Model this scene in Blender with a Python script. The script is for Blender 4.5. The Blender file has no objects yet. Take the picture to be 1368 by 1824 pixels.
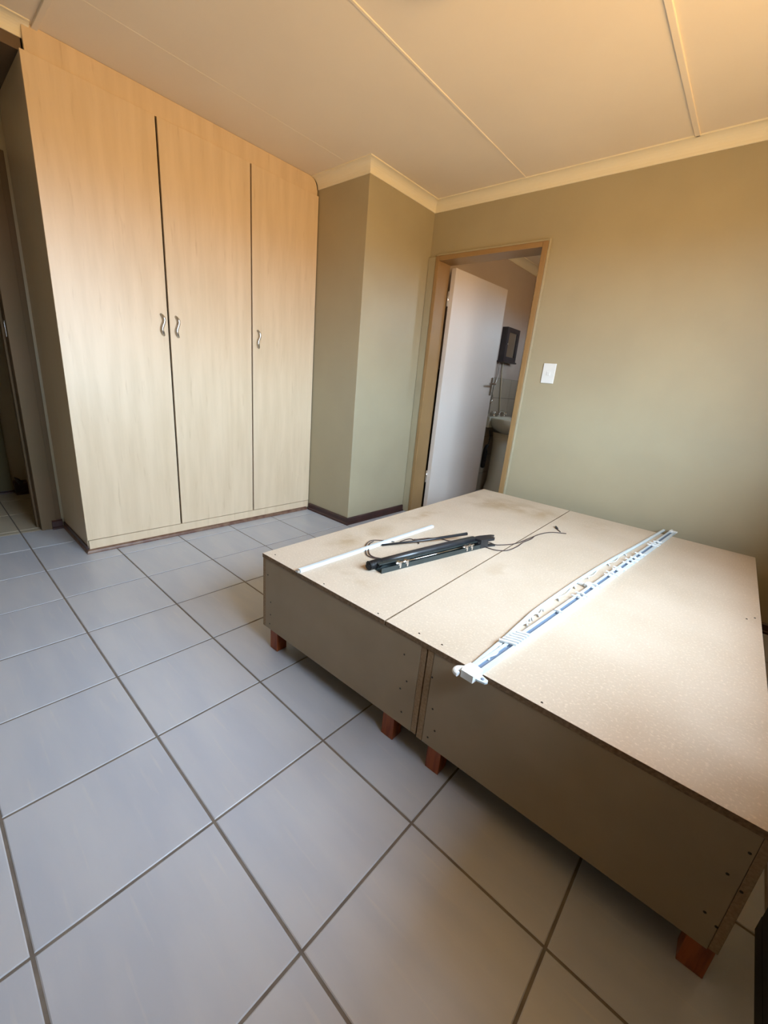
import bpy, bmesh, math, random
from mathutils import Vector, Matrix
random.seed(4)
SC = bpy.context.scene
COL = SC.collection
S = 0.36                      # one floor tile pitch in metres; plan numbers below are in tile units

# ------------------------------------------------------------------ camera
cam_d = bpy.data.cameras.new('camera'); cam = bpy.data.objects.new('camera', cam_d); COL.objects.link(cam)
cam.location = (5.103*S, -0.948*S, 3.066*S)
cam.rotation_euler = (1.262, -0.089, 0.730)
cam_d.sensor_fit = 'HORIZONTAL'; cam_d.sensor_width = 36.0; cam_d.lens = 36.0*732.6/1368
cam_d.clip_start = 0.01
SC.camera = cam

# ------------------------------------------------------------------ world: cool sky above the horizon, sunlit warm ground below
W = bpy.data.worlds.new('world'); SC.world = W; W.use_nodes = True
nt = W.node_tree; nt.nodes.clear()
wo = nt.nodes.new('ShaderNodeOutputWorld'); bg = nt.nodes.new('ShaderNodeBackground')
tc = nt.nodes.new('ShaderNodeTexCoord'); sp = nt.nodes.new('ShaderNodeSeparateXYZ')
mr = nt.nodes.new('ShaderNodeMapRange'); mr.inputs['From Min'].default_value = -0.03; mr.inputs['From Max'].default_value = 0.05
mx = nt.nodes.new('ShaderNodeMix'); mx.data_type = 'RGBA'
SKY = (0.64, 0.82, 1.0); GROUND = (1.0, 0.61, 0.25); SKY_S = 37.0; GROUND_S = 15.0
mx.inputs[6].default_value = [c*GROUND_S for c in GROUND]+[1]; mx.inputs[7].default_value = [c*SKY_S for c in SKY]+[1]
nt.links.new(tc.outputs['Generated'], sp.inputs[0]); nt.links.new(sp.outputs['Z'], mr.inputs['Value'])
nt.links.new(mr.outputs[0], mx.inputs[0]); nt.links.new(mx.outputs[2], bg.inputs[0]); nt.links.new(bg.outputs[0], wo.inputs[0])

# window in the right-hand wall (out of frame), the room's daylight
WY0, WY1, WZ0, WZ1 = -0.1, 4.3, 2.45, 5.7
XR = 6.45; YB = 7.0; YN = -6.0; H = 6.62; XL = -3.85; XP = -0.991; YP = 5.05
def portal(name, loc, rot, sx, sy):
    l = bpy.data.lights.new(name, 'AREA'); l.shape = 'RECTANGLE'; l.size = sx; l.size_y = sy
    l.cycles.is_portal = True
    o = bpy.data.objects.new(name, l); COL.objects.link(o); o.location = loc; o.rotation_euler = rot
portal('bathroom_fill_portal', (3.4*S, 10.05*S, 4.95*S), (0, math.pi/2, 0), 1.0*S, .9*S)  # portal for the added bathroom opening
portal('window_portal', ((XR+.6)*S, (WY0+WY1)/2*S, (WZ0+WZ1)/2*S), (0, math.pi/2, 0), (WZ1-WZ0)*S, (WY1-WY0)*S)

SC.view_settings.view_transform = 'Standard'; SC.view_settings.look = 'None'
SC.view_settings.exposure = 0.0; SC.view_settings.gamma = 1.0; SC.view_settings.use_curve_mapping = False
SC.cycles.use_denoising = True
SC.cycles.max_bounces = 12; SC.cycles.diffuse_bounces = 8; SC.cycles.sample_clamp_indirect = 6.0

# ------------------------------------------------------------------ materials
def mat(name, col, rough=0.5, metal=0.0, spec=0.5, col2=None, scale=(1,1,1), nscale=5.0, detail=4.0, lo=0.35, hi=0.65,
        bump=0.0, bscale=200.0, bdist=0.001, coat=0.0, rand=0.0):
    m = bpy.data.materials.new(name); m.use_nodes = True; t = m.node_tree; b = t.nodes['Principled BSDF']
    b.inputs['Base Color'].default_value = (*col, 1); b.inputs['Roughness'].default_value = rough
    b.inputs['Metallic'].default_value = metal; b.inputs['Specular IOR Level'].default_value = spec
    b.inputs['Coat Weight'].default_value = coat; b.inputs['Coat Roughness'].default_value = 0.15
    tcn = t.nodes.new('ShaderNodeTexCoord'); mp = t.nodes.new('ShaderNodeMapping'); mp.inputs['Scale'].default_value = scale
    t.links.new(tcn.outputs['Object'], mp.inputs[0])
    if rand:
        oi = t.nodes.new('ShaderNodeObjectInfo'); cb = t.nodes.new('ShaderNodeCombineXYZ')
        ml = t.nodes.new('ShaderNodeMath'); ml.operation = 'MULTIPLY'; ml.inputs[1].default_value = 40
        t.links.new(oi.outputs['Random'], ml.inputs[0]); t.links.new(ml.outputs[0], cb.inputs[0]); t.links.new(ml.outputs[0], cb.inputs[1])
        t.links.new(cb.outputs[0], mp.inputs['Location'])
    if col2:
        n = t.nodes.new('ShaderNodeTexNoise'); n.inputs['Scale'].default_value = nscale; n.inputs['Detail'].default_value = detail
        r = t.nodes.new('ShaderNodeMapRange'); r.inputs['From Min'].default_value = lo; r.inputs['From Max'].default_value = hi
        x = t.nodes.new('ShaderNodeMix'); x.data_type = 'RGBA'
        x.inputs[6].default_value = (*col, 1); x.inputs[7].default_value = (*col2, 1)
        t.links.new(mp.outputs[0], n.inputs['Vector']); t.links.new(n.outputs['Fac'], r.inputs['Value'])
        t.links.new(r.outputs[0], x.inputs[0]); t.links.new(x.outputs[2], b.inputs['Base Color'])
        m['mix'] = x.name
    if bump:
        n = t.nodes.new('ShaderNodeTexNoise'); n.inputs['Scale'].default_value = bscale; n.inputs['Detail'].default_value = 3
        bp = t.nodes.new('ShaderNodeBump'); bp.inputs['Strength'].default_value = bump; bp.inputs['Distance'].default_value = bdist
        t.links.new(tcn.outputs['Object'], n.inputs['Vector']); t.links.new(n.outputs['Fac'], bp.inputs['Height'])
        t.links.new(bp.outputs[0], b.inputs['Normal'])
    return m

def layer(m, col, scale, nscale, lo, hi, detail=3.0, amount=1.0, mask=None):
    """a second noise layer mixed over a material's colour; mask = list of (x, y, rx, ry) ellipses in object space"""
    t = m.node_tree; b = t.nodes['Principled BSDF']; src = b.inputs['Base Color'].links[0].from_socket if b.inputs['Base Color'].links else None
    tcn = t.nodes.new('ShaderNodeTexCoord'); mp = t.nodes.new('ShaderNodeMapping'); mp.inputs['Scale'].default_value = scale
    n = t.nodes.new('ShaderNodeTexNoise'); n.inputs['Scale'].default_value = nscale; n.inputs['Detail'].default_value = detail
    r = t.nodes.new('ShaderNodeMapRange'); r.inputs['From Min'].default_value = lo; r.inputs['From Max'].default_value = hi
    r.inputs['To Max'].default_value = amount
    x = t.nodes.new('ShaderNodeMix'); x.data_type = 'RGBA'; x.inputs[7].default_value = (*col, 1)
    if src: t.links.new(src, x.inputs[6])
    else: x.inputs[6].default_value = b.inputs['Base Color'].default_value
    t.links.new(tcn.outputs['Object'], mp.inputs[0]); t.links.new(mp.outputs[0], n.inputs['Vector'])
    t.links.new(n.outputs['Fac'], r.inputs['Value'])
    fac = r.outputs[0]
    if mask:
        acc = None
        for (cx, cy, rx, ry) in mask:
            m2 = t.nodes.new('ShaderNodeMapping'); m2.vector_type = 'POINT'
            m2.inputs['Location'].default_value = (-cx/rx, -cy/ry, 0); m2.inputs['Scale'].default_value = (1/rx, 1/ry, 0)
            t.links.new(tcn.outputs['Object'], m2.inputs[0])
            ln = t.nodes.new('ShaderNodeVectorMath'); ln.operation = 'LENGTH'; t.links.new(m2.outputs[0], ln.inputs[0])
            rr = t.nodes.new('ShaderNodeMapRange'); rr.inputs['From Min'].default_value = 1.0; rr.inputs['From Max'].default_value = 0.3
            t.links.new(ln.outputs['Value'], rr.inputs['Value'])
            if acc is None: acc = rr.outputs[0]
            else:
                a = t.nodes.new('ShaderNodeMath'); a.operation = 'MAXIMUM'; t.links.new(acc, a.inputs[0]); t.links.new(rr.outputs[0], a.inputs[1]); acc = a.outputs[0]
        mm = t.nodes.new('ShaderNodeMath'); mm.operation = 'MULTIPLY'; t.links.new(fac, mm.inputs[0]); t.links.new(acc, mm.inputs[1]); fac = mm.outputs[0]
    t.links.new(fac, x.inputs[0]); t.links.new(x.outputs[2], b.inputs['Base Color'])

M = {}
M['wall'] = mat('olive_wall_paint', (.405,.357,.242), .42, spec=.4, col2=(.383,.337,.23), nscale=3, bump=.25, bscale=160, bdist=.0006)
M['ceil'] = mat('ceiling_paint', (.84,.77,.66), .8, spec=.2, col2=(.81,.74,.635), nscale=2, bump=.15, bscale=240, bdist=.0006)
M['cornice'] = mat('cornice_paint', (.82,.77,.62), .55, spec=.3)
M['tile'] = mat('grey_ceramic_tile', (.43,.463,.535), .3, spec=.45, col2=(.48,.505,.56), scale=(1.3,5.5,1), nscale=1.7, detail=5, lo=.38, hi=.62, bump=.05, bscale=320, bdist=.0004, rand=1)
layer(M['tile'], (.58,.57,.56), (2,22,1), 2.2, .60, .72, 4, .35)
M['grout'] = mat('grey_grout', (.20,.175,.15), .9, spec=.1, col2=(.15,.13,.115), nscale=20)
M['soffit'] = mat('alcove_shade_paint', (.13,.085,.05), .6, col2=(.11,.07,.04), nscale=4)  # shade over the recess head put into the colour
M['hall_tile'] = mat('beige_hall_tile', (.44,.39,.30), .32, col2=(.48,.42,.33), nscale=3)
M['skirt'] = mat('dark_brown_skirting', (.055,.022,.020), .35, spec=.5, col2=(.035,.015,.014), nscale=12)
M['lam'] = mat('maple_laminate', (.72,.575,.405), .38, spec=.45, col2=(.655,.515,.35), scale=(5,5,.55), nscale=4.0, detail=6, lo=.36, hi=.66)
layer(M['lam'], (.54,.40,.25), (14,14,1.6), 3.0, .62, .76, 5, .6)
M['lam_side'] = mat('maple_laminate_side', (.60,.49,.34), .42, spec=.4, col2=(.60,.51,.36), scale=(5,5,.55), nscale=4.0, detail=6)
M['bead'] = mat('brown_bead', (.11,.045,.03), .4, col2=(.20,.12,.08), nscale=25)
M['gap'] = mat('gap_shade', (.02,.012,.01), .9, spec=.1)  # near black, the shade in the door gaps as a carcass colour
M['frame'] = mat('door_frame_paint', (.33,.205,.09), .38, spec=.45, col2=(.30,.185,.08), nscale=4)
M['frame2'] = mat('hall_frame_shade', (.17,.115,.07), .8, spec=.1, col2=(.15,.11,.065), nscale=4)  # tan frame coloured dark for the shade it stands in
M['leaf'] = mat('door_leaf_paint', (.72,.655,.60), .4, spec=.4, col2=(.69,.625,.57), nscale=3)
M['steel'] = mat('brushed_steel', (.62,.60,.56), .28, metal=1.0, col2=(.5,.48,.45), nscale=30)
M['chrome'] = mat('chrome', (.8,.8,.8), .12, metal=1.0)
M['white'] = mat('white_plastic', (.76,.79,.79), .35, spec=.5, col2=(.73,.76,.77), nscale=15)
M['trackw'] = mat('white_enamel_metal', (.58,.67,.72), .3, spec=.5, col2=(.55,.64,.70), nscale=15)
M['trackg'] = mat('track_groove_shadow', (.20,.26,.36), .5)  # shade inside groove and hole given as a colour
M['black'] = mat('black_lacquer', (.012,.014,.018), .3, spec=.6, col2=(.02,.022,.026), nscale=12)
M['blackg'] = mat('green_black_metal', (.022,.030,.030), .4, spec=.5, col2=(.03,.04,.04), nscale=12)
M['cord'] = mat('dark_cord', (.06,.035,.03), .8)
M['bath'] = mat('bathroom_paint', (.56,.47,.40), .6, col2=(.53,.44,.37), nscale=3)
M['bathtile'] = mat('bathroom_tile', (.42,.36,.28), .3, col2=(.39,.34,.26), nscale=5, rand=1)
M['ceramic'] = mat('white_ceramic', (.70,.70,.60), .15, spec=.6)
M['dark'] = mat('dark_stained_wood', (.030,.024,.026), .35, spec=.5, col2=(.045,.035,.036), nscale=9)
M['mirror'] = mat('mirror_glass', (.55,.52,.45), .05, metal=1.0)
M['redwood'] = mat('red_stained_pine', (.36,.085,.02), .4, spec=.45, col2=(.20,.04,.012), scale=(14,14,2.0), nscale=4, detail=4, lo=.4, hi=.62, rand=1)
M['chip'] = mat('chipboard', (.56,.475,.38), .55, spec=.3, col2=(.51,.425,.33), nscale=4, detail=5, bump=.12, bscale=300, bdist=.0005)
layer(M['chip'], (.74,.64,.52), (1,1,1), 150, .54, .74, 2, .55)
layer(M['chip'], (.46,.35,.24), (1,1,1), 120, .60, .78, 2, .30)
layer(M['chip'], (.34,.235,.12), (1,1,1), 8, .40, .60, 5, .60, mask=[(.60*S,4.35*S,.75*S,.6*S),(1.25*S,4.5*S,.65*S,.5*S),(.30*S,1.2*S,.22*S,.75*S),(.25*S,2.7*S,.15*S,.8*S)])
layer(M['chip'], (.40,.30,.19), (1,1,1), 14, .45, .60, 5, .35, mask=[(1.95*S,1.75*S,.16*S,.35*S),(2.3*S,4.6*S,.3*S,.4*S),(1.0*S,.35*S,.5*S,.12*S)])
M['chip_side'] = mat('chipboard_side_shade', (.36,.285,.195), .6, spec=.25, col2=(.33,.26,.175), nscale=6, detail=5, bump=.12, bscale=300, bdist=.0005)  # chipboard darkened so the upright faces read as shaded
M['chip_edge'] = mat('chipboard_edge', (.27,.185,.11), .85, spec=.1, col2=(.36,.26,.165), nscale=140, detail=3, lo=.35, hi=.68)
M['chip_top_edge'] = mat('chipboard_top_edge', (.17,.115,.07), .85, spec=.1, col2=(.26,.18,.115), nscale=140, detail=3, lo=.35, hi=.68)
M['screw'] = mat('screw_hole', (.03,.022,.018), .7)
M['bag'] = mat('plain_black', (.006,.006,.007), .55, spec=.3)
M['glass'] = mat('window_glass', (1,1,1), .0)
_t = M['glass'].node_tree; _t.nodes.clear()
_o = _t.nodes.new('ShaderNodeOutputMaterial'); _m = _t.nodes.new('ShaderNodeMixShader'); _a = _t.nodes.new('ShaderNodeBsdfTransparent'); _g = _t.nodes.new('ShaderNodeBsdfGlossy')
_g.inputs['Roughness'].default_value = 0.0; _m.inputs[0].default_value = .07
_t.links.new(_a.outputs[0], _m.inputs[1]); _t.links.new(_g.outputs[0], _m.inputs[2]); _t.links.new(_m.outputs[0], _o.inputs[0])
M['sky_blocker'] = mat('sky_blocker_board', (.45,.35,.25), .8)
M['curtain'] = mat('olive_hall_door_paint', (.16,.135,.06), .6, col2=(.13,.11,.05), nscale=4)

# ------------------------------------------------------------------ mesh helpers (inputs in tile units)
def nb(): return bmesh.new()
def box(bm, x0,x1,y0,y1,z0,z1, mi=0, rot=None, org=None):
    v = [(x,y,z) for x in (x0,x1) for y in (y0,y1) for z in (z0,z1)]
    vs = []
    for p in v:
        p = Vector(p)
        if rot is not None:
            o = Vector(org); p = rot @ (p-o) + o
        vs.append(bm.verts.new(p))
    for f in ((0,1,3,2),(4,6,7,5),(0,4,5,1),(2,3,7,6),(0,2,6,4),(1,5,7,3)):
        fc = bm.faces.new([vs[i] for i in f]); fc.material_index = mi
def prism(bm, pts, axis, a, b, mi=0):
    """extrude a closed 2D polygon; axis 0: pts=(y,z), 1: pts=(x,z), 2: pts=(x,y)"""
    def mk(p, t):
        return {0:(t,p[0],p[1]), 1:(p[0],t,p[1]), 2:(p[0],p[1],t)}[axis]
    A = [bm.verts.new(mk(p,a)) for p in pts]; B = [bm.verts.new(mk(p,b)) for p in pts]
    n = len(pts)
    for i in range(n): bm.faces.new((A[i],A[(i+1)%n],B[(i+1)%n],B[i])).material_index = mi
    bm.faces.new(A[::-1]).material_index = mi; bm.faces.new(B).material_index = mi
def tube(bm, path, r, n=8, mi=0, caps=True, flat=1.0):
    path = [Vector(p) for p in path]; rings = []; up = Vector((0,0,1)); prev = None
    for i, p in enumerate(path):
        d = (path[min(i+1,len(path)-1)]-path[max(i-1,0)])
        if d.length < 1e-9: d = Vector((0,0,1))
        d.normalize()
        a = (prev - d*prev.dot(d)) if prev is not None else d.cross(up if abs(d.z) < .95 else Vector((0,1,0)))
        if a.length < 1e-6: a = d.cross(Vector((1,0,0)))
        a.normalize(); prev = a; b = d.cross(a)
        rr = r[i] if isinstance(r,(list,tuple)) else r
        rings.append([bm.verts.new(p + a*(math.cos(t)*rr) + b*(math.sin(t)*rr*flat)) for t in [2*math.pi*k/n for k in range(n)]])
    for A,B in zip(rings, rings[1:]):
        for k in range(n):
            f = bm.faces.new((A[k],A[(k+1)%n],B[(k+1)%n],B[k])); f.smooth = True; f.material_index = mi
    if caps:
        bm.faces.new(rings[0][::-1]).material_index = mi; bm.faces.new(rings[-1]).material_index = mi
def lathe(bm, prof, cx, cy, n=28, mi=0, sx=1, sy=1, a0=0, a1=2*math.pi):
    full = abs(a1-a0-2*math.pi) < 1e-6; m = n if full else n+1
    rings = [[bm.verts.new((cx+r*sx*math.cos(a0+(a1-a0)*k/n), cy+r*sy*math.sin(a0+(a1-a0)*k/n), z)) for k in range(m)] for r,z in prof]
    for A,B in zip(rings, rings[1:]):
        for k in range(n):
            f = bm.faces.new((A[k],A[(k+1)%m],B[(k+1)%m],B[k])); f.smooth = True; f.material_index = mi
    for rg, rv in ((rings[0],True),(rings[-1],False)):
        if full: bm.faces.new(rg[::-1] if rv else rg)
def sweep(bm, path, prof, mi=0):
    """path 2D polyline with the room on its right; prof = [(offset into room, z)], closed"""
    P = [Vector(p) for p in path]; rings = []
    for i,p in enumerate(P):
        def nrm(a,b): d=(b-a).normalized(); return Vector((d.y,-d.x))
        if i == 0: off = nrm(P[0],P[1])
        elif i == len(P)-1: off = nrm(P[-2],P[-1])
        else:
            n1=nrm(P[i-1],P[i]); n2=nrm(P[i],P[i+1]); m=(n1+n2).normalized(); off=m/max(.2,m.dot(n1))
        rings.append([bm.verts.new((p.x+off.x*o, p.y+off.y*o, z)) for o,z in prof])
    n=len(prof)
    for A,B in zip(rings,rings[1:]):
        for k in range(n): bm.faces.new((A[k],B[k],B[(k+1)%n],A[(k+1)%n])).material_index = mi
    bm.faces.new(rings[0]).material_index = mi; bm.faces.new(rings[-1][::-1]).material_index = mi
def obj(name, bm, mats, parent=None, bevel=0, smooth=False, org=(0,0,0)):
    me = bpy.data.meshes.new(name)
    o3 = Vector(org)
    for v in bm.verts: v.co = (v.co - o3)*S
    bmesh.ops.recalc_face_normals(bm, faces=bm.faces)
    if smooth:
        for f in bm.faces: f.smooth = True
    bm.to_mesh(me); bm.free()
    for m in (mats if isinstance(mats,(list,tuple)) else [mats]): me.materials.append(M[m])
    o = bpy.data.objects.new(name, me); COL.objects.link(o)
    if parent: o.parent = parent
    elif any(org): o.location = o3*S
    if bevel:
        b = o.modifiers.new('bevel','BEVEL'); b.width = bevel; b.segments = 2; b.limit_method = 'ANGLE'; b.angle_limit = .6
    return o
def thing(name, label, cat, loc, rz=0, group=None):
    o = bpy.data.objects.new(name, None); COL.objects.link(o); o.location = Vector(loc)*S; o.rotation_euler = (0,0,rz)
    o.empty_display_size = .1; o['label'] = label; o['category'] = cat
    if group: o['group'] = group
    return o
def tag(o, label, cat): o['label'] = label; o['category'] = cat; return o
def struct(name, bm, mats, label=None, parent=None, bevel=0):
    o = obj(name, bm, mats, parent, bevel)
    if not parent: o['kind'] = 'structure'
    if label: o['label'] = label
    return o

# ------------------------------------------------------------------ floor, tile by tile
bm = nb(); box(bm, -6.65,XR, YN,YB+.4, -.35,-.006); box(bm, -.99,3.2, YB+.4,12.3, -.35,-.006)
floor = struct('floor', bm, 'grout', 'grey ceramic tiled floor')
def tilemesh(w, h, name='tile', mname='tile'):
    bm = nb(); g = .009
    x0,x1,y0,y1 = g,w-g,g,h-g
    c = .006
    A = [bm.verts.new(p) for p in ((x0,y0,-.012),(x1,y0,-.012),(x1,y1,-.012),(x0,y1,-.012))]
    B = [bm.verts.new(p) for p in ((x0,y0,-.004),(x1,y0,-.004),(x1,y1,-.004),(x0,y1,-.004))]
    D = [bm.verts.new(p) for p in ((x0+c,y0+c,0),(x1-c,y0+c,0),(x1-c,y1-c,0),(x0+c,y1-c,0))]
    for R0,R1 in ((A,B),(B,D)):
        for k in range(4): bm.faces.new((R0[k],R0[(k+1)%4],R1[(k+1)%4],R1[k]))
    bm.faces.new(D)
    for v in bm.verts: v.co *= S
    me = bpy.data.meshes.new(name); bm.to_mesh(me); bm.free(); me.materials.append(M[mname]); return me
cache = {}
def lay(x0, x1, y0, y1, mname='tile'):
    for i in range(math.floor(x0), math.ceil(x1)):
        for j in range(math.floor(y0), math.ceil(y1)):
            a,b = max(i,x0),min(i+1,x1); c,d = max(j,y0),min(j+1,y1)
            if b-a < .05 or d-c < .05: continue
            k = (round(b-a,3),round(d-c,3),mname)
            if k not in cache: cache[k] = tilemesh(b-a,d-c,'tile',mname)
            o = bpy.data.objects.new('tile', cache[k]); COL.objects.link(o); o.parent = floor
            o.location = (a*S, c*S, random.uniform(-.0003,.0003))
lay(XL, XR, YN+2, YB)
lay(-6.65, XL, -3, 4, 'hall_tile')
lay(-.70, 1.49, YB, 8); lay(-.99, 3.0, 8, 12.3)

# ------------------------------------------------------------------ walls
T = .37
bm = nb()   # back wall with the bathroom doorway
box(bm, XP-.01,-.78, YB,YB+T, -.1,H); box(bm, 1.57,XR+T, YB,YB+T, -.1,H); box(bm, -.78,1.57, YB,YB+T, 5.62,H)
struct('wall_back', bm, 'wall', 'olive painted wall with the bathroom doorway')
bm = nb(); box(bm, XL-.33,XP, YP,YB+T, -.1,H)
struct('wall_pier', bm, 'wall', 'olive painted pier beside the wardrobe', bevel=.003)
bm = nb(); box(bm, XL-.33,XL, .50,YP, -.1,H); box(bm, XL-.33,XL, YN,-2.02, -.1,H); box(bm, XL-.33,XL, -2.02,.50, 5.66,H)
struct('wall_left', bm, 'wall')
bm = nb(); box(bm, XL-.33,XR+T, YN-T,YN, -.1,H); struct('wall_front', bm, 'wall')
bm = nb()   # right wall with the window opening
box(bm, XR,XR+T, YN,WY0, -.1,H); box(bm, XR,XR+T, WY1,YB, -.1,H); box(bm, XR,XR+T, WY0,WY1, -.1,WZ0); box(bm, XR,XR+T, WY0,WY1, WZ1,H)
struct('wall_right', bm, 'wall')
# window_1: steel frame with mullions and glass
bm = nb(); f = .09
box(bm, XR+.12,XR+.22, WY0,WY1, WZ0,WZ0+f); box(bm, XR+.12,XR+.22, WY0,WY1, WZ1-f,WZ1)
for y in (WY0, (2*WY0+WY1)/3-f/2, (WY0+2*WY1)/3-f/2, WY1-f): box(bm, XR+.12,XR+.22, y,y+f, WZ0,WZ1)
win = struct('window_1', bm, 'frame')
for k in range(3):
    w = (WY1-WY0)/3
    bm = nb(); box(bm, XR+.16,XR+.175, WY0+w*k+.05,WY0+w*(k+1)-.05, WZ0+.05,WZ1-.05); o = obj('pane', bm, 'glass', win)
    # plain architectural glass: lets daylight through directly
    
bm = nb(); box(bm, XR-.12,XR+.14, WY0-.1,WY1+.1, WZ0-.06,WZ0); obj('window_sill', bm, 'cornice', win)
bm = nb(); box(bm, XR+T,XR+1.3, YN,YB, H-.1,H+.1); struct('trim_sky_blocker', bm, 'sky_blocker')  # unseen overhang added to cut sky light through the window
# outer ground so that the room stands on something
# hallway beyond the left doorway
bm = nb(); box(bm, -6.65-.3,-6.65, -3,4, -.1,H); struct('wall_hall', bm, 'wall')
bm = nb(); box(bm, -6.65,XL-.33, 4,4.3, -.1,H); box(bm, -6.65,XL-.33, -3.3,-3, -.1,H); struct('wall_hall_ends', bm, 'wall')
# bathroom shell
bm = nb(); box(bm, XP-.3,XP, YB+T,12.3, -.1,H); struct('wall_bathroom_left', bm, 'bath')
bm = nb(); box(bm, XP-.3,3.3, 12.3,12.6, -.1,H); struct('wall_bathroom_far', bm, 'bath')
bm = nb(); box(bm, 3.0,3.3, YB+T,9.6, -.1,H); box(bm, 3.0,3.3, 10.5,12.3, -.1,H); box(bm, 3.0,3.3, 9.6,10.5, -.1,4.5); box(bm, 3.0,3.3, 9.6,10.5, 5.5,H); struct('wall_bathroom_right', bm, 'bath')  # unseen opening added to brighten the dim bathroom

# ------------------------------------------------------------------ ceiling boards and cover strips
bm = nb(); box(bm, XL-.33,XR+T, YN-T,YB+T, H+.04,H+.3); box(bm, -6.95,XL-.33, -3.3,4.3, H,H+.3); box(bm, -1.3,3.3, YB+T,12.6, H,H+.3)
ceil = struct('ceiling', bm, 'ceil', 'cream ceiling of boards with cover strips')
xs = [XL, -1.42, 1.01, 3.47, XR]
for a,b in zip(xs, xs[1:]):
    for c,d in ((YN,.79),(.79,YB)):
        bm = nb(); box(bm, a+.004,b-.004, c+.004,d-.004, H,H+.045); obj('ceiling_board', bm, 'ceil', ceil, bevel=.0015)
for x,w,h in ((-1.42,.04,.002),(1.01,.035,.010),(3.47,.065,.020)):
    bm = nb(); box(bm, x-w/2,x+w/2, .79,YB, H-h,H+.005); obj('cover_strip', bm, 'ceil', ceil, bevel=.002)
bm = nb(); box(bm, XL,XR, .76,.82, H-.03,H+.005); obj('cover_strip', bm, 'ceil', ceil, bevel=.002)

# cornice
def cove(h=.178, t=.02, n=7):
    p = [(0,H-h),(t*.9,H-h)]
    for k in range(n+1):
        a = math.pi/2*k/n
        p.append((h-(h-t)*math.cos(a)*1.0 - 0, H-t-(h-t)*(1-math.sin(a))) if False else (t+(h-2*t)*(1-math.cos(a)), H-h+t*.4+(h-t*1.4)*math.sin(a)))
    p += [(h,H-t),(h,H),(0,H)]
    q = []
    for a in p:
        if not q or (abs(a[0]-q[-1][0])+abs(a[1]-q[-1][1])) > 1e-4: q.append(a)
    return q
bm = nb(); sweep(bm, [(-2.37,YP),(XP,YP),(XP,YB),(XR,YB),(XR,YN)], cove()); struct('trim_1', bm, 'cornice', 'cream coved cornice round the room')
bm = nb(); sweep(bm, [(-2.44,YN),(-2.44,.74)], cove(.15, .014)); struct('trim_2', bm, 'cornice')
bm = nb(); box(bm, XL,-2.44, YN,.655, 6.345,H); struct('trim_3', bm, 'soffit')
bm = nb(); sweep(bm, [(XP,YB+T),(XP,12.3),(3.0,12.3)], cove()); struct('trim_4', bm, 'cornice')

# skirtings
def skirt(name, path, h=.149, t=.035, m='skirt', lab=None):
    bm = nb(); sweep(bm, path, [(0,0),(t+.022,0),(t+.018,.03),(t,.045),(t,h-.02),(t*.6,h),(0,h)]); struct(name, bm, m, lab)
skirt('baseboard_pier', [(-2.30,YP),(XP,YP),(XP,YB-.07)], lab='dark brown skirting round the pier')
skirt('baseboard_back', [(1.60,YB),(XR,YB),(XR,YN)])
skirt('baseboard_left', [(XL,.43),(XL,.585)], h=.16, t=.075)
skirt('baseboard_hall', [(-6.65,-3),(-6.65,.32)], h=.07, t=.02)
skirt('baseboard_hall_end', [(-6.65,.32),(-6.65,4)], h=.27, t=.22)

# ------------------------------------------------------------------ bathroom doorway
bm = nb()
def archbar(bm, x0,x1,z0,z1):
    box(bm, x0,x1, YB-.07,YB+T, z0,z1)
archbar(bm, -.79,-.70, 0,5.63); archbar(bm, 1.49,1.59, 0,5.63); box(bm, -.70,1.49, YB-.07,YB+T, 5.54,5.63)
d1 = struct('door_1', bm, 'frame', 'brown painted door frame of the bathroom doorway', bevel=.004)
bm = nb(); box(bm, -.985,-.79, YB-.055,YB, 0,5.63); obj('architrave', bm, 'wall', d1, bevel=.003)
bm = nb(); box(bm, 1.59,1.625, YB-.06,YB, 0,5.665); box(bm, -.79,1.59, YB-.06,YB, 5.63,5.665); obj('plaster_bead', bm, 'wall', d1, bevel=.004)
# leaf: local origin at hinge, u along leaf, thickness in v
hx, hy = -.665, YB+T+.02
leaf = bpy.data.objects.new('door_leaf', None)
bm = nb(); box(bm, 0,2.17, -.115,0, .03,5.50)
leaf = obj('door_leaf', bm, 'leaf', d1, bevel=.002); leaf.location = (hx*S, hy*S, 0); leaf.rotation_euler = (0,0,math.radians(86))
leaf['label'] = 'pale painted door leaf standing open into the bathroom'
for z in (4.75, .75):
    bm = nb(); box(bm, -.04,.03, -.004,.006, z,z+.30); tube(bm, [(-.015,.0,z),(-.015,.0,z+.30)], .014); h=obj('hinge', bm, 'chrome', leaf)
bm = nb()
box(bm, 2.03,2.12, -.135,-.115, 2.95,3.40); tube(bm, [(2.075,-.115,3.24),(2.075,-.25,3.24)], .024, 10)
tube(bm, [(2.075,-.25,3.24),(1.97,-.26,3.24),(1.78,-.245,3.235)], [.024,.026,.020], 10)
obj('door_handle', bm, 'chrome', leaf, bevel=.001)

# hall doorway in the left wall
bm = nb()
box(bm, XL-.33,XL+.045, .28,.505, 0,5.68); box(bm, XL-.01,XL+.02, .505,.58, 0,5.68); box(bm, XL-.33,XL+.045, -2.05,-1.92, 0,5.68); box(bm, XL-.33,XL+.045, -1.92,.28, 5.56,5.68)
box(bm, XL-.33,XL-.17, .245,.28, 0,5.56)
d2 = struct('door_2', bm, 'frame2', 'tan door frame to the hallway, coloured brown for shade', bevel=.003)
bm = nb(); box(bm, XL-.16,XL-.06, .272,.28, 3.20,3.42); obj('strike_plate', bm, 'chrome', d2)
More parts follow.
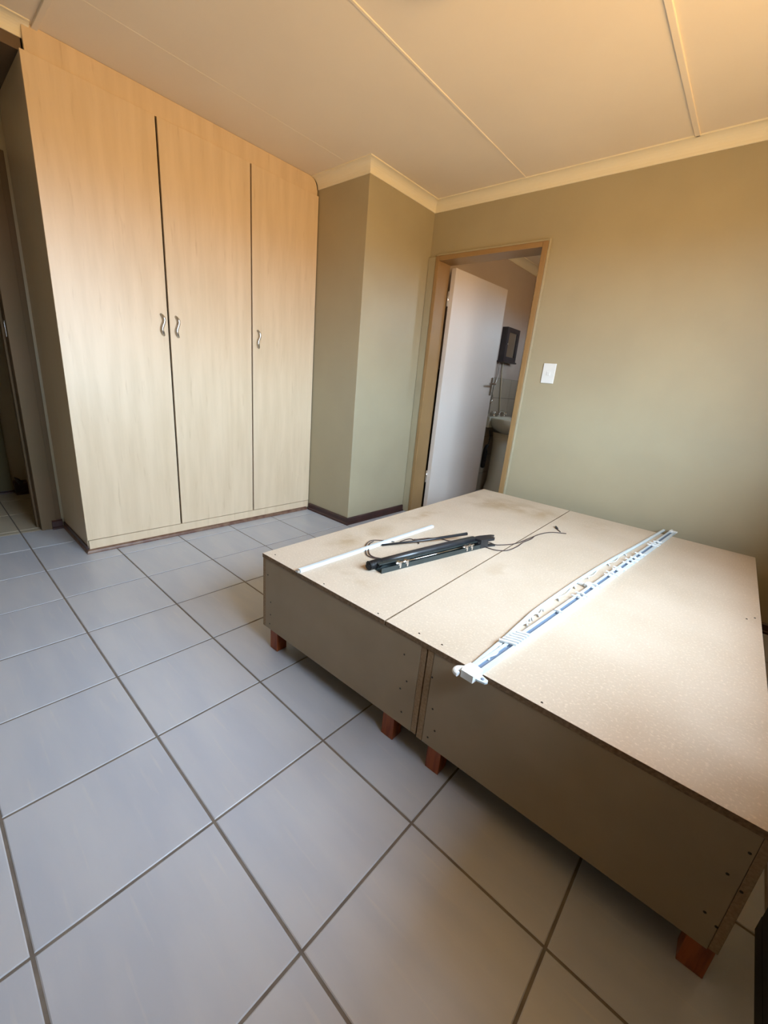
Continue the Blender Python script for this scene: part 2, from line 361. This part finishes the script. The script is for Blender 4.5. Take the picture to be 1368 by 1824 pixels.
# outside door at the end of the hallway view
bm = nb(); box(bm, -6.65,-6.60, -2.2,.30, .07,5.6); struct('door_3', bm, 'curtain', 'olive brown door across the hallway')
o = thing('door_stop', 'small dark door stop at the foot of the hallway wall', 'door stop', (-6.36,.42,.27))
bm = nb(); tube(bm, [(0,0,0),(0,-.05,.08),(.02,-.10,.15)], [.05,.035,.006], 8); obj('door_stop_body', bm, 'dark', o)

# ------------------------------------------------------------------ light switch
o = thing('light_switch', 'white rectangular light switch on the olive wall right of the doorway', 'light switch', (2.024,YB,3.29))
bm = nb(); box(bm, -.115,.115, -.022,0, 0,.345); obj('switch_plate', bm, 'white', o, bevel=.002)
bm = nb(); box(bm, -.03,.03, -.034,-.022, .14,.20); obj('switch_rocker', bm, 'white', o, bevel=.001)

# ------------------------------------------------------------------ wardrobe
FX = -2.34                                  # plane of the door fronts
y0,y1,y2,y3 = .613,2.084,3.576,5.035
ZT, ZB = 6.331, .215
wr = thing('wardrobe', 'tall built-in maple laminate wardrobe with three doors', 'wardrobe', (FX,(y0+y3)/2,0))
O = (FX,(y0+y3)/2,0)
bx = FX-.062
bm = nb()
box(bm, XL+.005,bx, y0+.006,y0+.05, .0,ZT); obj('side_panel', bm, 'lam_side', wr, org=O)
bm = nb(); box(bm, XL+.005,bx, y3-.045,y3, .0,ZT); obj('side_panel', bm, 'lam_side', wr, org=O)
bm = nb(); box(bm, XL+.02,XL+.05, y0+.05,y3-.045, .1,ZT-.05); box(bm, XL+.05,bx-.02, y0+.05,y3-.045, ZT-.05,ZT); box(bm, XL+.05,bx-.02, y0+.05,y3-.045, .19,.235)
for y in (y1,y2): box(bm, XL+.05,bx-.03, y-.02,y+.02, .235,ZT-.05)
obj('carcass', bm, 'gap', wr, org=O)
g = .014
for k,(a,b,hs) in enumerate(((y0,y1,-1),(y1,y2,1),(y2,y3,1))):
    bm = nb(); box(bm, FX-.048,FX, a+(g if k else 0),b-(g if k<2 else 0), ZB,ZT)
    dr = obj('door', bm, 'lam', wr, bevel=.0012, org=O)
    hy_ = (b-.10) if hs<0 else (a+.125)
    zc, hh = 3.60, .155
    path = []
    for i in range(17):
        t = i/16; z = zc-hh+2*hh*t
        wv = .022*math.sin((t-.5)*2*math.pi) - .016*((t-.5)*2)**3
        out = .038*min(1, math.sin(math.pi*min(max(t,0),1))*2.2)
        path.append((FX-O[0]+out+.004, hy_-O[1]+wv, z))
    bm = nb()
    tube(bm, path, [.017]+[.021]*15+[.017], 10)
    for v in bm.verts: pass
    h = obj('handle', bm, 'steel', dr)
# plinth, filler up to the ceiling scribed round the cornice, side filler, floor bead
bm = nb(); box(bm, bx-.03,FX-.008, y0+.02,y3, .045,ZB-.012); obj('plinth', bm, 'lam', wr, org=O)
bm = nb()
ff = [(y0+.055,ZT+.004),(y3-.01,ZT+.004),(y3-.01,H-.185)]
for k in range(7):
    a = math.pi/2*k/6; ff.append((y3-.02-.165*(1-math.cos(a)), H-.178+.172*math.sin(a)))
ff += [(y0+.055,H-.004)]
prism(bm, ff, 0, FX-.085, FX-.035); obj('filler_panel', bm, 'lam', wr, org=O)
bm = nb(); box(bm, XL+.05,FX-.085, y0+.07,y0+.11, ZT,H-.004); obj('filler_return', bm, 'lam_side', wr, org=O)
bm = nb(); sweep(bm, [(XL+.06,y0+.02),(FX-.008,y0+.02),(FX-.008,y3-.06)], [(0,.0),(.052,.0),(.050,.02),(.036,.045),(.0,.062)]); obj('floor_bead', bm, 'bead', wr, org=O)
bm = nb(); box(bm, XL+.06,FX-.03, y0-.012,y0+.006, .0,.11); obj('side_skirting', bm, 'skirt', wr, org=O)

# ------------------------------------------------------------------ bed bases
TH = .024; BO = (1.48,1.369,0); BL, BW, ZC, ZD = 5.18, 4.235, 1.165, .267
def bedpt(x,y,z=0):
    c,s = math.cos(TH),math.sin(TH); return (BO[0]+c*x-s*y, BO[1]+s*x+c*y, z)
tb = .047
def legs(root, spots):
    bm = nb(); box(bm, -.065,.065, 0,.13, 0,ZD+.05)
    first = obj('leg', bm, 'redwood', root, bevel=.0015)
    for i,(x,y) in enumerate(spots):
        l = first if i == 0 else first.copy()
        if i: COL.objects.link(l); l.parent = root
        l.location = (x*S,y*S,0)
def screws(root, front, top):
    bm = nb(); lathe(bm, [(.0005,-.004),(.0085,-.003),(.0085,.0012),(.0005,.0015)], 0,0, 8)
    bmesh.ops.recalc_face_normals(bm, faces=bm.faces); first = None
    o = obj('screw', bm, 'screw', root)
    n = 0
    for (x,z) in front:
        q = o if n == 0 else o.copy()
        if n: COL.objects.link(q); q.parent = root
        q.location = (x*S,0,z*S); q.rotation_euler = (math.pi/2,0,0); n += 1
    for (x,y) in top:
        q = o.copy(); COL.objects.link(q); q.parent = root; q.location = (x*S,y*S,ZC*S); n += 1
bl = thing('bed_base', 'chipboard bed base with the white rod and black blind on it', 'bed base', BO, TH, 'two halves of the chipboard bed')
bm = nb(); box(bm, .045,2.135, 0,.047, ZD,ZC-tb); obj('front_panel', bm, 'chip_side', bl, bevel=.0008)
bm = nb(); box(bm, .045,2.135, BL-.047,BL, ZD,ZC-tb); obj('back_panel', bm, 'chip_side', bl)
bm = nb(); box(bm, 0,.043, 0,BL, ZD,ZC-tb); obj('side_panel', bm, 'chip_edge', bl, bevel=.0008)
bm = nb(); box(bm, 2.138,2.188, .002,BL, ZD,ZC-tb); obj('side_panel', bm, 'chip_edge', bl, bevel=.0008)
bm = nb(); prism(bm, [(-.005,-.006),(1.752,-.006),(1.685,BL),(-.005,BL)], 2, ZC-tb, ZC)
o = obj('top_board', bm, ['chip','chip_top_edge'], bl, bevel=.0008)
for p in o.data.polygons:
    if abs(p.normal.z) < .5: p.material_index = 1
legs(bl, [(.165,.03),(1.88,.03),(.165,BL-.16),(1.88,BL-.16),(.165,2.5),(1.88,2.5)])
screws(bl, [(.088,.935),(.143,.619),(.141,.459),(.127,.336),(1.985,.953),(2.04,.721),(1.985,.614),(2.025,.395)], [(.121,.068),(.954,.03),(1.647,.03)])
br = thing('bed_base', 'chipboard bed base with the white curtain tracks on it', 'bed base', BO, TH, 'two halves of the chipboard bed')
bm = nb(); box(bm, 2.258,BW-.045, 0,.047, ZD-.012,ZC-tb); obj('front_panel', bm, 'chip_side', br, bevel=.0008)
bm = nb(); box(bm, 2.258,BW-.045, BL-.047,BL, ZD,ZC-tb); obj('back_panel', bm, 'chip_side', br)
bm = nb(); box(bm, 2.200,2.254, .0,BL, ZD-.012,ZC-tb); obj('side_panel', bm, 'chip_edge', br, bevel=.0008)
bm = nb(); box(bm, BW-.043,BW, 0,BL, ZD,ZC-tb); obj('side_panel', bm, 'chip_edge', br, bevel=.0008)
bm = nb(); prism(bm, [(1.765,-.004),(BW+.004,-.004),(BW+.004,BL),(1.698,BL)], 2, ZC-tb, ZC)
o = obj('top_board', bm, ['chip','chip_top_edge'], br, bevel=.0008)
for p in o.data.polygons:
    if abs(p.normal.z) < .5: p.material_index = 1
legs(br, [(2.37,.03),(4.17,.03),(2.37,BL-.16),(4.13,BL-.16),(2.37,2.5),(4.13,2.5)])
screws(br, [(2.269,.899),(2.314,.622),(2.362,.436),(2.309,.331),(4.169,.991),(4.133,.798),(4.204,.745),(4.121,.48),(4.183,.439)],
       [(2.063,.058),(2.273,.069),(3.069,.033),(4.126,2.699),(4.19,2.796)])

# ------------------------------------------------------------------ white rod on the bed
def on_bed(name, label, cat, x, y, dx, dy):
    return thing(name, label, cat, bedpt(x,y,ZC), TH+math.atan2(dy,dx))
rd = on_bed('blind_rail', 'straight white slim rail lying on the left of the bed top', 'rail', .604,-.02, .063,2.33)
L = 2.335
bm = nb()
prism(bm, [(-.028,0),(.028,0),(.028,.018),(.018,.032),(-.018,.032),(-.028,.018)], 0, .03, L)
obj('rail_body', bm, 'trackw', rd, bevel=.001)
bm = nb(); prism(bm, [(-.022,.004),(.022,.004),(.016,.028),(-.016,.028)], 0, .0, .032); obj('end_cap', bm, 'steel', rd)

# ------------------------------------------------------------------ black blind bundle
ax = Vector((1.12,.62)); bxx = Vector((1.50,2.31)); dv = bxx-ax; L = dv.length
bb = on_bed('blind_headrail', 'black metal blind headrail with tube and silver rod on bed', 'blind', ax.x,ax.y, dv.x,dv.y)
def loc(x,y,z=0):
    u = Vector((x,y))-ax; d = dv.normalized(); return (u.dot(d), -u.x*d.y+u.y*d.x, z)
bm = nb()   # C channel, open towards its right-hand side (-v); walls .008 thick
cz = .012
prism(bm, [(-.045,0),(.075,0),(.075,.085),(.0,.085),(.0,.075),(.065,.075),(.065,.01),(-.035,.01),(-.035,.055),(-.045,.055)], 0, .02, L-.12)
obj('channel', bm, 'blackg', bb, bevel=.0006)
bm = nb(); tube(bm, [(.26,-.012,.058),(L-.16,-.012,.062)], .0075, 6, flat=1)
obj('silver_rod', bm, 'chrome', bb)
for u in (.26,.36,L-.42,L-.33):
    bm = nb(); box(bm, u-.018,u+.018, -.05,.01, .045,.085); tube(bm, [(u-.045,-.03,.070),(u+.05,-.03,.072)], .014, 6); box(bm, u-.008,u+.012, -.058,-.045, .02,.07)
    obj('bracket_clip', bm, 'chrome', bb, bevel=.0008)
bm = nb(); tube(bm, [(.06,.090,.060),(.6,.080,.078),(1.1,.070,.090),(L-.2,.058,.100)], [.040,.044,.044,.040], 16); obj('roller_tube', bm, 'black', bb)
bm = nb()   # rolled fabric end at the near end of the tube
pth = [(-.075,.085,.042),(-.05,.085,.048),(-.02,.086,.052),(.03,.088,.056),(.10,.09,.060)]
tube(bm, pth, [.030,.042,.050,.048,.050], 9)
for k in range(4): tube(bm, [(-.055+.04*k,.086,.052),(-.04+.04*k,.086,.053)], [.052-.004*(k%2),.050], 9)
obj('fabric_end', bm, 'bag', bb)
a = loc(.683,1.202); b_ = loc(1.25,2.24)
bm = nb(); tube(bm, [(a[0],a[1],.015),((a[0]+b_[0])/2,(a[1]+b_[1])/2,.045),(b_[0],b_[1],.10)], [.013,.017,.021], 8); obj('wand', bm, 'black', bb)
bm = nb()
prism(bm, [(L-.20,.09),(L-.05,.085),(L+.13,.05),(L+.17,.015),(L+.07,.0),(L+.10,-.05),(L+.06,-.075),(L-.16,-.05)], 2, .085, .115)
prism(bm, [(L-.20,.08),(L-.02,.07),(L-.02,-.05),(L-.16,-.05)], 2, 0, .085)
prism(bm, [(L-.02,.02),(L+.12,-.03),(L+.10,-.075),(L-.02,-.05)], 2, 0, .02)
obj('end_plate', bm, 'black', bb, bevel=.0015)
def smooth(pts, n=6):
    out = []
    P = [Vector(p) for p in pts]
    for i in range(len(P)-1):
        p0,p1,p2,p3 = P[max(i-1,0)],P[i],P[i+1],P[min(i+2,len(P)-1)]
        for k in range(n):
            t=k/n; out.append(.5*((2*p1)+(-p0+p2)*t+(2*p0-5*p1+4*p2-p3)*t*t+(-p0+3*p1-3*p2+p3)*t*t*t))
    out.append(P[-1]); return out
zc = .009
for pts in ([(.95,.90),(.83,.84),(.73,.87),(.587,1.015),(.517,1.127),(.499,1.236),(.585,1.34),(.70,1.42)],
            [(.96,.92),(.85,.87),(.75,.90),(.62,1.03),(.55,1.13),(.53,1.22)],
            [(.743,1.481),(.758,1.667),(.893,1.654),(.93,1.62)],
            [(.80,1.70),(.824,1.727),(.902,1.902),(1.007,2.002),(1.112,2.027),(1.18,2.10)],
            [(1.44,2.36),(1.50,2.43),(1.601,2.439),(1.738,2.694),(1.782,3.047),(1.817,3.381),(1.899,3.614),(2.065,3.761)],
            [(1.50,2.24),(1.659,2.251),(1.771,2.373),(1.80,2.62),(1.79,2.85),(1.811,3.05),(1.80,3.2)],
            [(1.80,3.30),(1.852,3.903)] ):
    if len(pts) == 2: pts = [(1.86,3.93),(1.90,3.86),(1.983,3.759)]
    bm = nb(); tube(bm, smooth([(*loc(*p)[:2],zc) for p in pts]), .0065, 5); obj('cord', bm, 'cord', bb)
bm = nb(); p = [(*loc(*q)[:2],.016) for q in ((1.845,3.96),(1.87,3.90),(1.91,3.85))]; tube(bm, p, [.008,.02,.012], 6); obj('cord_tassel', bm, 'black', bb)

# ------------------------------------------------------------------ white curtain track with its end housing
A0 = Vector((2.615,-.06)); A1 = Vector((3.222,5.40)); dv = A1-A0; L = dv.length; ax = A0
tr = on_bed('curtain_track', 'wider white curtain track with grooved profile and chunky end housing', 'curtain track', A0.x,A0.y, dv.x,dv.y)
bm = nb()
W_ = .042
prism(bm, [(-W_,0),(W_,0),(W_,.034),(.016,.034),(.016,.028),(W_-.006,.028),(W_-.006,.007),(-W_+.006,.007),(-W_+.006,.028),(-.016,.028),(-.016,.034),(-W_,.034)], 0, .02, L-.02)
obj('track_profile', bm, 'trackw', tr)
bm = nb(); box(bm, .03,L-.03, -.034,.034, .008,.010); obj('groove_shade_strip', bm, 'trackg', tr)  # dark strip standing in for shade at the groove bottom
bm = nb()   # near end housing: rounded block, hook and screw tab
prism(bm, [(-.085,-.050),(.03,-.056),(.04,.0),(.03,.052),(-.05,.062),(-.09,.045)], 2, .002, .058)
tube(bm, smooth([(-.04,.055,.036),(-.075,.085,.036),(-.11,.082,.034),(-.115,.05,.030)]), .020, 8)
obj('end_housing', bm, 'white', tr, bevel=.005)
bm = nb(); prism(bm, [(-.05,.012),(-.05,-.07),(-.035,-.115),(-.015,-.125),(.005,-.115),(.015,-.07),(.015,.012)], 2, .012, .028); obj('screw_tab', bm, 'trackw', tr, bevel=.001)
bm = nb(); lathe(bm, [(.0005,.026),(.012,.026),(.012,.032),(.0005,.034)], -.017,-.085, 10); obj('tab_hole', bm, 'trackg', tr)
bm = nb(); box(bm, L-.05,L+.01, -.045,.045, 0,.042); box(bm, L+.0,L+.06, -.055,-.03, .01,.03); box(bm, L+.0,L+.04, .01,.04, .02,.045); obj('end_cap', bm, 'white', tr, bevel=.002)
def glider(u, ang, w=.19, v=0):
    w *= .72
    bm = nb(); R = Matrix.Rotation(ang,3,'Z'); o_=(u,v,.07)
    box(bm, u-.010,u+.010, v-w/2,v+w/2, .034,.046, rot=R, org=o_)
    box(bm, u-.014,u+.014, v-.014,v+.014, .028,.052, rot=R, org=o_)
    return obj('glider', bm, 'white', tr, bevel=.001)
for u,a,w in ((1.80,.35,.2),(1.89,.15,.2),(2.16,.4,.16),(2.24,.1,.22),(2.66,.3,.17),(2.74,0,.2),(2.92,.4,.16),(2.99,.2,.2),(3.28,.35,.16),(3.42,.1,.2),(3.56,.3,.15),(3.78,.2,.18),(4.36,.3,.2),(4.46,0,.2),(4.60,.4,.16),(1.34,.2,.10)):
    glider(u,a,w)
for k in range(6): # bunched gliders near the front end
    bm = nb(); u=.50+.042*k; R=Matrix.Rotation(.45,3,'Z'); box(bm, u,u+.022, -.04,.095-.006*k, .034,.052, rot=R, org=(u,0,.06)); obj('glider', bm, 'white', tr, bevel=.001)

B = [(2.572,-.02),(2.588,.45),(2.592,.89),(2.604,1.26),(2.690,2.262),(2.805,3.244),(2.933,4.15),(3.099,5.402)]
ax = Vector(B[0]); dv = Vector(B[-1])-ax
rb = on_bed('curtain_rail', 'narrow bowed white curtain rail with twisted cord beside the grooved track', 'curtain rail', ax.x,ax.y, dv.x,dv.y)
P = smooth([loc(*p) for p in B], 8)
bm = nb(); rings = []
for i,p in enumerate(P):
    d = (P[min(i+1,len(P)-1)]-P[max(i-1,0)]); d.normalize(); n_ = Vector((-d.y,d.x,0))
    rings.append([bm.verts.new(p+n_*a_+Vector((0,0,z_))) for a_,z_ in ((-.018,.001),(.018,.001),(.020,.020),(.010,.028),(-.010,.028),(-.020,.020))])
for X,Y in zip(rings,rings[1:]):
    for k in range(6): bm.faces.new((X[k],X[(k+1)%6],Y[(k+1)%6],Y[k]))
bm.faces.new(rings[0]); bm.faces.new(rings[-1][::-1]); obj('rail_body', bm, 'trackw', rb, bevel=.0008)
bm = nb(); q = []
for i,p in enumerate(P[2:44]):
    t = i*1.1; q.append(p+Vector((0,-.034+.018*math.cos(t),.022+.014*math.sin(t))))
tube(bm, smooth(q,3), .006, 5); obj('twisted_cord', bm, 'white', rb)
for i,(k,w) in enumerate(((4,.07),(8,.09),(11,.06),(16,.09),(19,.07),(22,.10),(24,.08),(27,.11),(30,.08),(33,.07),(38,.07),(43,.06))):
    p = P[k]; bm = nb(); R = Matrix.Rotation(.5+.15*(i%3),3,'Z')
    box(bm, p.x-w/2,p.x+w/2, p.y-.040,p.y-.026, .006,.020, rot=R, org=(p.x,p.y-.033,.02)); obj('glider', bm, 'white', rb, bevel=.001)
bm = nb(); p = P[31]; box(bm, p.x-.02,p.x+.02, p.y-.13,p.y-.02, .005,.03); box(bm, p.x-.035,p.x+.035, p.y-.14,p.y-.09, .004,.045); obj('hook', bm, 'white', rb, bevel=.002)

# ------------------------------------------------------------------ bathroom fittings
bs = thing('wash_basin', 'off-white ceramic pedestal wash basin seen through the doorway', 'wash basin', (XP,11.15,0))
bm = nb()
lathe(bm, [(.32,1.86),(.46,1.92),(.62,2.0),(.72,2.10),(.75,2.20),(.76,2.29),(.74,2.315),(.68,2.315),(.64,2.28),(.56,2.18),(.35,2.10),(.02,2.07)], .60,0, 32, sx=.86, sy=1.0)
box(bm, .0,.20, -.70,.70, 2.02,2.33)
obj('bowl', bm, 'ceramic', bs, bevel=.004)
bm = nb(); lathe(bm, [(.40,0),(.39,.12),(.33,.35),(.32,1.2),(.34,1.62),(.38,1.88)], .42,0, 24, sx=.95); obj('pedestal', bm, 'ceramic', bs)
for y in (-.34,.34):
    bm = nb(); lathe(bm, [(.055,2.315),(.045,2.36),(.03,2.40),(.03,2.45),(.07,2.46),(.07,2.49),(.02,2.50)], .13,y, 12); tube(bm, [(.13-.08,y,2.475),(.13+.08,y,2.475)], .018); tube(bm, [(.13,y-.08,2.475),(.13,y+.08,2.475)], .018)
    obj('tap', bm, 'chrome', bs)
bm = nb(); lathe(bm, [(.05,2.315),(.04,2.40),(.03,2.46)], .13,0, 12); tube(bm, smooth([(.13,0,2.44),(.18,0,2.50),(.30,0,2.49),(.36,0,2.42)]), .024, 8); obj('spout', bm, 'chrome', bs)
cb = thing('mirror_cabinet', 'small dark wooden wall cabinet with a mirrored door above the basin', 'cabinet', (XP,10.42,3.90))
cb.location = (XP*S, 10.72*S, 3.93*S)
bm = nb(); box(bm, 0,.14, 0,.78, 0,.90); obj('cabinet_body', bm, 'dark', cb, bevel=.002)
bm = nb(); box(bm, 0,.22, -.03,.81, -.04,.0); obj('bottom_shelf', bm, 'dark', cb, bevel=.002)
bm = nb()
for a in ((.005,.135,0,.90),(.665,.795,0,.90),(.135,.665,0,.12),(.135,.665,.78,.90)): box(bm, .14,.18, *a)
dr = obj('cabinet_door', bm, 'dark', cb, bevel=.002)
bm = nb(); box(bm, .145,.155, .13,.67, .12,.78); obj('mirror', bm, 'mirror', dr)
bm = nb(); tube(bm, [(.18,.07,.45),(.22,.07,.45)], .024, 10); obj('knob', bm, 'chrome', dr)
tr_ = thing('towel_ring', 'small chrome towel ring on the wall above the basin', 'towel ring', (XP,10.45,3.02))
bm = nb(); tube(bm, [(0,0,0),(.10,0,0)], [.05,.03], 12); obj('mount', bm, 'chrome', tr_)
bm = nb(); tube(bm, [(.10,.16*math.sin(t),-.16+.16*math.cos(t)) for t in [2*math.pi*k/24 for k in range(25)]], .014, 6); obj('ring', bm, 'chrome', tr_)
o = thing('pipe', 'thin pale pipe running down from the dark cabinet behind the basin', 'pipe', (XP,11.05,2.345))
bm = nb(); tube(bm, [(.05,-.03,1.62),(.05,-.03,1.3),(.05,.26,0)], .022, 8); obj('pipe_run', bm, 'lam_side', o)
o = thing('electric_cable', 'grey cable hanging from the cabinet toward the towel ring', 'cable', (XP,10.75,2.4))
bm = nb(); tube(bm, smooth([(.06,0,1.50),(.06,.03,1.1),(.05,-.06,.75),(.05,-.1,.4),(.05,-.14,0)]), .016, 6); obj('cable_run', bm, 'steel', o)
o = thing('hanging_strap', 'black looped strap hanging below the basin beside the pedestal', 'strap', (XP,10.25,.6))
bm = nb(); tube(bm, smooth([(.30,.12,1.36),(.33,.14,1.15),(.33,.10,.95),(.33,.02,.88),(.33,-.04,.75),(.33,-.06,.35),(.33,-.03,.28),(.33,.02,.35),(.33,.03,.80)]), [.012]*13+[.055]*36, 8, flat=.6)
obj('strap_loop', bm, 'bag', o)
# wall tiles round the basin
bt = nb(); box(bt, XP,XP+.01, YB+T,12.3, 0,3.45); box(bt, XP,3.0, 12.29,12.3, 0,3.45)
tl = struct('trim_5', bt, 'grout', 'tiled lower part of the bathroom wall')
bm = nb(); box(bm, .01,.022, .006,.554, .006,.569); tme = obj('wall_tile', bm, 'bathtile', tl)
tme.location = (XP*S, (YB+T+2.8)*S, 2.85*S)
for i in range(3,9):
    for j in range(6):
        if (i,j)==(5,5): continue
        q = tme.copy(); COL.objects.link(q); q.parent = tl; q.location = (XP*S, (YB+T+.56*i-.02)*S, .575*j*S)
for i in range(6):
    for j in range(6):
        q = tme.copy(); COL.objects.link(q); q.parent = tl; q.location = ((XP+.05+.56*i)*S, 12.3*S, .575*j*S); q.rotation_euler = (0,0,-math.pi/2)
tme.location = (XP*S, (YB+T+.56*5-.02)*S, .575*5*S)

# ------------------------------------------------------------------ guessed black cabinet at the right edge, ceiling lamp at the top edge
sc = thing('cabinet', 'plain black upright cabinet at the bottom right edge beside the bed', 'cabinet', (5.94,.25,0))
bm = nb(); box(bm, 0,.45, 0,1.79, .0,.12); obj('plinth', bm, 'bag', sc)
bm = nb(); box(bm, 0,.45, 0,1.79, .12,2.9); obj('cabinet_body', bm, 'bag', sc, bevel=.003)
bm = nb(); box(bm, -.0,.46, -.02,1.80, 2.9,2.97); obj('cabinet_top', bm, 'bag', sc, bevel=.003)
bm = nb(); box(bm, .03,.42, -.05,-.0, .16,2.86); d_ = obj('cabinet_door', bm, 'bag', sc, bevel=.002)
bm = nb(); tube(bm, [(.1,-.05,2.3),(.1,-.09,2.3)], .025); obj('knob', bm, 'chrome', d_)
lp = thing('ceiling_lamp', 'round ceiling light fitting just above the top edge', 'ceiling light', (2.02,2.80,H))
bm = nb(); lathe(bm, [(.36,0),(.37,-.03),(.36,-.05)], 0,0, 32); obj('lamp_base', bm, 'frame', lp)
bm = nb(); lathe(bm, [(.33,-.05),(.31,-.10),(.24,-.15),(.10,-.175),(.005,-.18)], 0,0, 32); obj('lamp_shade', bm, 'white', lp)
